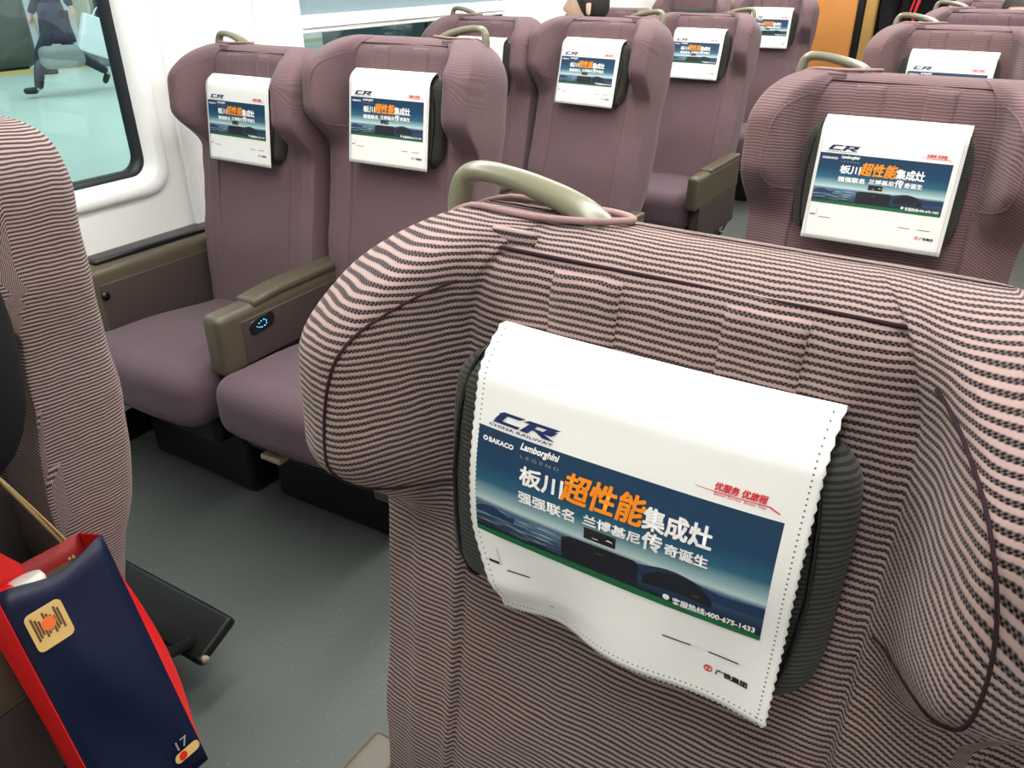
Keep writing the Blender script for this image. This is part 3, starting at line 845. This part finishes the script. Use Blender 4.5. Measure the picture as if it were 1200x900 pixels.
def figure(name, J, head, hands, clothes, label, group=None, bulk=.0, rz_head=0, tilt=0, hairlong=0, loc=(0, 0, 0), rz=0):
    """J: joint dict of positions (person faces -y). One continuous body, hair and clothing as children."""
    g = lambda k: tuple(J[k])
    seq = []; E = []; idx = {}
    def add(k, p, r, r2=None, par=None):
        idx[k] = len(seq); seq.append((tuple(p), r, r2 or r))
        if par is not None: E.append((idx[par], idx[k]))
    mid = lambda a, b, t=.5: tuple(np.array(J[a])*(1-t)+np.array(J[b])*t)
    add('pelvis', g('pelvis'), .135, .10); add('waist', mid('pelvis', 'chest'), .118, .09, 'pelvis'); add('chest', g('chest'), .14, .10, 'waist')
    add('neck', g('neck'), .055, .055, 'chest'); add('hd', g('head'), .062, .062, 'neck')
    for s in 'lr':
        add('sh'+s, g('sh'+s), .058, .058, 'chest'); add('el'+s, g('el'+s), .040, .040, 'sh'+s); add('fo'+s, mid('el'+s, 'wr'+s, .45), .036, .036, 'el'+s); add('wr'+s, g('wr'+s), .026, .022, 'fo'+s)
        add('hip'+s, g('hip'+s), .085, .085, 'pelvis'); add('kn'+s, g('kn'+s), .056, .056, 'hip'+s); add('ca'+s, mid('kn'+s, 'an'+s, .35), .054, .054, 'kn'+s); add('an'+s, g('an'+s), .038, .038, 'ca'+s); add('to'+s, g('to'+s), .036, .028, 'an'+s)
        hj, he = hand(J['wr'+s], hands[s][0], hands[s][1], hands[s][2], 1 if s == 'l' else -1)
        base = len(seq)
        for q in hj[1:]: seq.append((q[0], q[1], q[2] if len(q) > 2 else q[1]))
        for a, b in he:
            f = lambda i: idx['wr'+s] if i == 0 else base+i-1
            E.append((f(a), f(b)))
    V, F = skin_vf(seq, E, 0, 1)
    hv = head_vf(J['head'], rz_head, tilt)
    root = mk(name, *merge((V, F), hv), M['skin'], loc=loc); root.rotation_euler = (0, 0, rz)
    mk('hair', *hair_vf(np.array(J['head'])+np.array((0, .006, .012)), rz_head, tilt, hairlong), M['hair'], root)
    def chain(keys, extra=.012, radii=None):
        jj = []; ee = []
        for i, k in enumerate(keys):
            p, r, r2 = seq[idx[k]]
            jj.append((p, r+extra, r2+extra))
        return jj
    def garment(nm, which, mat, extra=.012):
        js = []; es = []; loc_ = {}
        for k, par in which:
            p, r, r2 = seq[idx[k]]; loc_[k] = len(js); js.append((p, r+extra, r2+extra))
            if par is not None: es.append((loc_[par], loc_[k]))
        return mk(nm, *skin_vf(js, es, 0, 2), mat, root)
    TOP = [('chest', None), ('waist', 'chest'), ('pelvis', 'waist')]+[q for s in 'lr' for q in (('sh'+s, 'chest'), ('el'+s, 'sh'+s), ('fo'+s, 'el'+s), ('wr'+s, 'fo'+s))]
    LEG = [('pelvis', None)]+[q for s in 'lr' for q in (('hip'+s, 'pelvis'), ('kn'+s, 'hip'+s), ('ca'+s, 'kn'+s), ('an'+s, 'ca'+s))]
    garment('jacket', TOP, clothes['top'], .018+bulk); garment('trousers', LEG, clothes['leg'], .014)
    for s in 'lr':
        js = [seq[idx['an'+s]], seq[idx['to'+s]]]
        mk('shoe', *skin_vf([(j[0], j[1]+.010, j[2]+.010) for j in js], [(0, 1)], 0, 1), M['shoe'], root)
    tag(root, label, 'person', group)
    return root
STAND = dict(pelvis=(0, 0, .93), chest=(0, .01, 1.25), neck=(0, .01, 1.46), head=(0, -.01, 1.60),
             shl=(.19, .01, 1.38), ell=(.23, .03, 1.10), wrl=(.22, -.05, .86), shr=(-.19, .01, 1.38), elr=(-.23, .03, 1.10), wrr=(-.22, -.05, .86),
             hipl=(.09, 0, .88), knl=(.10, -.02, .49), anl=(.10, .02, .085), tol=(.11, -.12, .045), hipr=(-.09, 0, .88), knr=(-.10, -.02, .49), anr=(-.10, .02, .085), tor=(-.11, -.12, .045))
DOWN = {'l': ((0, -.1, -1), (-1, 0, 0), .35), 'r': ((0, -.1, -1), (1, 0, 0), .35)}
SIT = dict(pelvis=(0, .12, .50), chest=(0, .16, .82), neck=(0, .15, 1.00), head=(0, .12, 1.13),
           shl=(.18, .15, .94), ell=(.22, .02, .70), wrl=(.14, -.18, .62), shr=(-.18, .15, .94), elr=(-.22, .02, .70), wrr=(-.14, -.18, .62),
           hipl=(.09, .08, .50), knl=(.11, -.34, .53), anl=(.11, -.36, .09), tol=(.11, -.49, .045), hipr=(-.09, .08, .50), knr=(-.11, -.34, .53), anr=(-.11, -.36, .09), tor=(-.11, -.49, .045))
LAP = {'l': ((-.2, -1, -.1), (0, 0, -1), .4), 'r': ((.2, -1, -.1), (0, 0, -1), .4)}
# passenger by the window, head turned to the glass
figure('person', SIT, None, LAP, dict(top=M['greycloth'], leg=M['darkcloth']), 'dark haired seated person turned to the window, head showing above a seat top', rz_head=-1.2, loc=(-1.86, 3.68, .045))
# standing in the aisle at the far end
pr_ = figure('person', STAND, None, DOWN, dict(top=M['blackcloth'], leg=M['darkcloth']), 'person standing in the far aisle in a dark jacket with red stripes', loc=(-.53, 5.75, 0), rz=.25)
st = []
for s in (1, -1):
    st.append(tube(cr([(s*.05, -.135, 1.34), (s*.085, -.150, 1.22), (s*.115, -.150, 1.08), (s*.10, -.150, .92)], 5), .008, 6))
    st.append(tube(cr([(s*.085, -.130, 1.34), (s*.115, -.142, 1.22), (s*.140, -.135, 1.08)], 5), .005, 6))
mk('red_piping', *merge(*st), M['redstripe'], pr_)
# passenger behind the seats at upper right
figure('person', SIT, None, LAP, dict(top=M['darkcloth'], leg=M['darkcloth']), 'dark haired seated person, hair just showing at the top right corner', rz_head=.2, loc=(-.07, 5.02, -.02))
# passenger in black at the left edge, shopping bag hung over the forearm
PW = dict(pelvis=(-1.26, .26, .53), chest=(-1.20, .27, .84), neck=(-1.17, .27, 1.06), head=(-1.17, .25, 1.20),
          shl=(-1.035, .40, 1.05), ell=(-.990, .360, .845), wrl=(-.955, .14, .86), shr=(-1.36, .25, .98), elr=(-1.42, .10, .74), wrr=(-1.34, -.10, .66),
          hipl=(-1.17, .24, .53), knl=(-1.15, -.20, .55), anl=(-1.15, -.22, .09), tol=(-1.15, -.35, .045), hipr=(-1.35, .24, .53), knr=(-1.37, -.20, .55), anr=(-1.37, -.22, .09), tor=(-1.37, -.35, .045))
PO = np.array((-1.26, .15, 0)); PJ = {k: tuple(np.array(v)-PO) for k, v in PW.items()}
figure('person', PJ, None, {'l': ((0, -1, -.1), (-1, 0, 0), .6), 'r': LAP['r']}, dict(top=M['blackcloth'], leg=M['blackcloth']), 'person in black at the left edge, only a sleeve showing above the bag', bulk=.014, loc=tuple(PO))

# ------------------------------------------------------------------ shopping bag (local: origin at bag foot centre)
BAG_L = Vector((-.90, .39, .21)); BAG_R = Euler((math.radians(-2), math.radians(-20), 0), 'XYZ')
def shopping_bag():
    root = empty('paper_shopping_bag')
    hw, hd, H = .078, .035, .42
    # front panel faces +x in the car; local y across, x out
    def panel(x, top=None, n=10, m=14):
        V = []; F = []
        for j in range(m+1):
            for i in range(n+1):
                y = -hw+2*hw*i/n; t = j/m
                z = H*t
                xx = x+.006*math.sin(3*t*PI+i*.5)*math.sin(PI*i/n)*.6
                if x > 0 and top: z = t*(H-top(i/n)); xx += .010*t*math.sin(PI*i/n)
                V.append((xx, y, z))
        for j in range(m):
            for i in range(n): F.append((j*(n+1)+i, j*(n+1)+i+1, (j+1)*(n+1)+i+1, (j+1)*(n+1)+i))
        return V, F
    dip = lambda s: .016*math.sin(PI*s)**2
    o = mk('front_panel', *panel(hd, dip), M['navy'], root); md = o.modifiers.new('t', 'SOLIDIFY'); md.thickness = .0015
    o = mk('back_panel', *panel(-hd), M['redin'], root); md = o.modifiers.new('t', 'SOLIDIFY'); md.thickness = .0015
    for s in (1, -1):
        V = []; F = []; m = 14
        for j in range(m+1):
            t = j/m; inn = -.030*math.sin(PI*t**.8) if s > 0 else -.016*t
            for i, (x, w) in enumerate(((hd, 0), (hd*.5, .6), (0, 1), (-hd*.5, .6), (-hd, 0))):
                zt = H
                V.append((x, s*(hw-inn*w), zt*t))
        for j in range(m):
            for i in range(4): F.append((j*5+i, j*5+i+1, (j+1)*5+i+1, (j+1)*5+i))
        o = mk('side_gusset', V, F, M['red'], root, smooth=False); md = o.modifiers.new('t', 'SOLIDIFY'); md.thickness = .0015
    mk('bag_bottom', *box(-hd, hd, -hw, hw, 0, .002), M['navy'], root, smooth=False)
    # sticker and printed marks
    ol = rrect(-.026, .026, -.029, .029, .008, 6); n = len(ol); X = hd+.0095
    stv = [(X, y-.040, z+.345) for y, z in ol]+[(X+.001, y-.040, z+.345) for y, z in ol]
    sk_ = mk('sticker', stv, [tuple(range(n, 2*n))]+[(k, (k+1) % n, n+(k+1) % n, n+k) for k in range(n)], M['tan'], root, smooth=False)
    dv = [(X+.0016, -.040+.010*math.cos(a), .349+.010*math.sin(a)) for a in np.linspace(0, 2*PI, 20, endpoint=False)]
    mk('sticker_mark', dv, [tuple(range(20))], M['orangeink'], sk_, smooth=False)
    lines = [box(X+.0010, X+.0014, -.060+.004*k, -.058+.004*k+.001, .331+.003*(k % 3), .367-.004*(k % 4)) for k in range(10)]
    mk('sticker_pattern', *merge(*lines), M['brownink'], sk_, smooth=False)
    ol = rrect(-.022, .022, -.008, .008, .008, 6); V = [(hd+.006, y+.052, z+.040) for y, z in ol]
    lb = mk('printed_badge', V, [tuple(range(n))], M['tan'], root, smooth=False)
    V = [(hd+.0066, .044+.007*math.cos(a), .040+.007*math.sin(a)) for a in np.linspace(0, 2*PI, 16, endpoint=False)]
    mk('badge_mark', V, [tuple(range(16))], M['red'], lb, smooth=False)
    tv, tf = text_vf('17', (0, 0, 1, 1), .0)
    mk('printed_number', [(hd+.0066, .040+.02*a, .067-.015*b) for a, b in tv], tf, M['pgrey'], root, smooth=False)
    # twine handle of the back panel, looped over the forearm
    inv = (BAG_R.to_matrix()).inverted()
    for d in (0, .006):
        W_ = [Vector((-.965-d, .330, .885)), Vector((-.962-d, .30, .895)), Vector((-.965-d, .27, .87))]
        T = [inv @ (w-BAG_L) for w in W_]
        P = cr([(-hd+.003, .048+d, H-.03), (-hd+.003, .046+d, H+.01), tuple(T[0]), tuple(T[1]), tuple(T[2]), (-hd+.003, -.044+d, H+.01), (-hd+.003, -.046+d, H-.03)], 6)
        mk('twine_handle', *tube(P, .0022, 7), M['rope'], root)
    return root
bag = shopping_bag()
bag.location = BAG_L; bag.rotation_euler = BAG_R
tag(bag, 'navy and red paper shopping bag with tan sticker held in the aisle', 'bag')
def in_bag(o):
    o.location = bag.location; o.rotation_euler = bag.rotation_euler
cup = empty('paper_cup'); 
mk('cup', *loft([[(r*math.cos(a)+.004, r*math.sin(a)-.030, z) for a in np.linspace(0, 2*PI, 24, endpoint=False)] for r, z in ((.020, .30), (.024, .398))]), M['whitebag'], cup)
mk('cup_lid', *loft([[(r*math.cos(a)+.004, r*math.sin(a)-.030, z) for a in np.linspace(0, 2*PI, 24, endpoint=False)] for r, z in ((.026, .397), (.026, .403), (.023, .411), (.017, .412))]), M['lid'], cup)
in_bag(cup); tag(cup, 'white lidded cup peeking out of the shopping bag', 'cup')
rp = mk('red_packet', *rbox(.012, .016, .085, .006, 2, (.006, -.062, .33)), M['red']); in_bag(rp)
tag(rp, 'rolled red packet inside the shopping bag beside the cup', 'packet')
ev_ = mk('red_card', *merge(loft([[(x, -.074, .12), (x, -.02, .12), (x, -.016, .425), (x, -.045, .475), (x, -.074, .44)] for x in (-.026, -.022)])), M['red'], smooth=False); in_bag(ev_)
tag(ev_, 'pointed red card sticking up out of the shopping bag', 'card')

# ------------------------------------------------------------------ platform outside
struct('trim_3', box(-12.9, -2.5, -8, 30, -.5, -.1), M['plat'])
bpy.data.objects['trim_3'].name = 'platform_floor'
ye = mk('platform_line', *box(-13.5, -12.9, -8, 30, -.5, -.099), M['yellow'], smooth=False); tag(ye, kind='structure')
tr = empty('parked_train', (-14.9, .75, 0)); tag(tr, 'dark grey green train standing across the platform outside', 'train')
mk('train_body', *rbox(1.2, 7.2, 1.9, .25, 4, (0, 0, 1.75)), M['trainside'], tr)
mk('train_skirt', *rbox(1.1, 7.0, .45, .05, 2, (0, 0, .0)), M['darkmetal'], tr)
mk('train_door', *rbox(.02, .5, 1.0, .02, 2, (1.2, 4.2, 1.15)), M['bluebox'], tr)
pl = empty('platform_pole', (-12.6, 7.35, -.1)); tag(pl, 'thin pale pole on the platform behind the walking person', 'pole')
mk('pole', *tube([(0, 0, 0), (0, 0, 4)], .045, 12), M['pale'], pl); mk('pole_base', *tube([(0, 0, 0), (0, 0, .08)], .11, 14), M['darkmetal'], pl)
pi_ = empty('platform_pillar', (-13.0, 8.55, -.1)); tag(pi_, 'broad pale platform pillar right of the walking person', 'pillar')
mk('pillar_shaft', *rbox(.22, .22, 2.4, .04, 2, (0, 0, 2.4)), M['pale'], pi_); mk('pillar_plinth', *rbox(.27, .27, .12, .03, 2, (0, 0, .12)), M['greycloth'], pi_)
sg = empty('sign_board', (-12.6, 8.9, -.1)); tag(sg, 'navy sign board with a white band on the platform', 'sign')
mk('board', *rbox(.08, .55, 1.0, .03, 2, (0, 0, 1.5)), M['bluebox'], sg); mk('white_band', *rbox(.09, .56, .12, .02, 2, (0, 0, 1.15)), M['whitebag'], sg); mk('stand', *rbox(.05, .05, .3, .01, 1, (0, 0, .3)), M['darkmetal'], sg)
WJ = dict(STAND)
WJ.update(anl=(.10, -.42, .085), tol=(.10, -.60, .085), knl=(.10, -.30, .50), hipl=(.09, -.02, .87), knr=(-.10, .14, .47), anr=(-.10, .52, .20), tor=(-.10, .44, .06), pelvis=(0, 0, .90),
          ell=(.25, .10, 1.16), wrl=(.30, .12, 1.0), elr=(-.24, -.06, 1.12), wrr=(-.24, -.20, .92))
wk = figure('person', WJ, None, DOWN, dict(top=M['navycloth'], leg=M['darkcloth']), 'person walking on the platform in navy jacket carrying a white bag', loc=(-10.4, 6.30, -.1), rz=-.25)
sv, sf = loft([[(rx*math.cos(a), ry*math.sin(a)-.02, z) for a in np.linspace(0, 2*PI, 24, endpoint=False)] for rx, ry, z in ((.15, .13, 1.05), (.19, .16, .90), (.20, .20, .66), (.195, .20, .60), (.18, .18, .598))])
mk('coat_hem', sv, sf, M['navycloth'], wk)
db = empty('travel_bag'); V, F = rbox(.12, .25, .13, .09, 4); mk('bag_body', V, F, M['greycloth'], db)
mk('bag_strap', *tube(cr([(0, -.13, .13), (0, -.07, .27), (0, .07, .27), (0, .13, .13)], 5), .012, 6), M['darkcloth'], db)
db.location = (-10.15, 6.12, .36); db.rotation_euler = (0, 0, -.25); tag(db, 'grey travel bag swinging at the knees of the person on the platform', 'bag')
wb = empty('white_carrier_bag', (0, 0, 0))
mk('bag_body', *rbox(.06, .20, .22, .015, 2, (0, 0, .22)), M['whitebag'], wb)
mk('bag_handle', *tube(cr([(0, -.09, .43), (0, -.05, .56), (0, .05, .56), (0, .09, .43)], 5), .008, 6), M['whitebag'], wb)
wb.location = (-10.02, 6.47, .36); wb.rotation_euler = (math.radians(-22), 0, -.25)
tag(wb, 'white paper carrier bag in the hand of the person on the platform', 'bag')
kk = empty('platform_kiosk', (-10.5, 17.5, -.1)); tag(kk, 'dark teal glazed kiosk on the platform beyond the half lowered blind', 'kiosk')
mk('kiosk_wall', *rbox(.9, 5.5, 1.4, .04, 3, (0, 0, 1.4)), M['kiosk'], kk); mk('kiosk_roof', *rbox(1.1, 5.7, .06, .03, 2, (0, 0, 2.86)), M['pale'], kk)
for i in range(6): mk('mullion', *rbox(.03, .04, 1.35, .01, 1, (.9, -4.6+i*1.8, 1.38)), M['darkmetal'], kk)
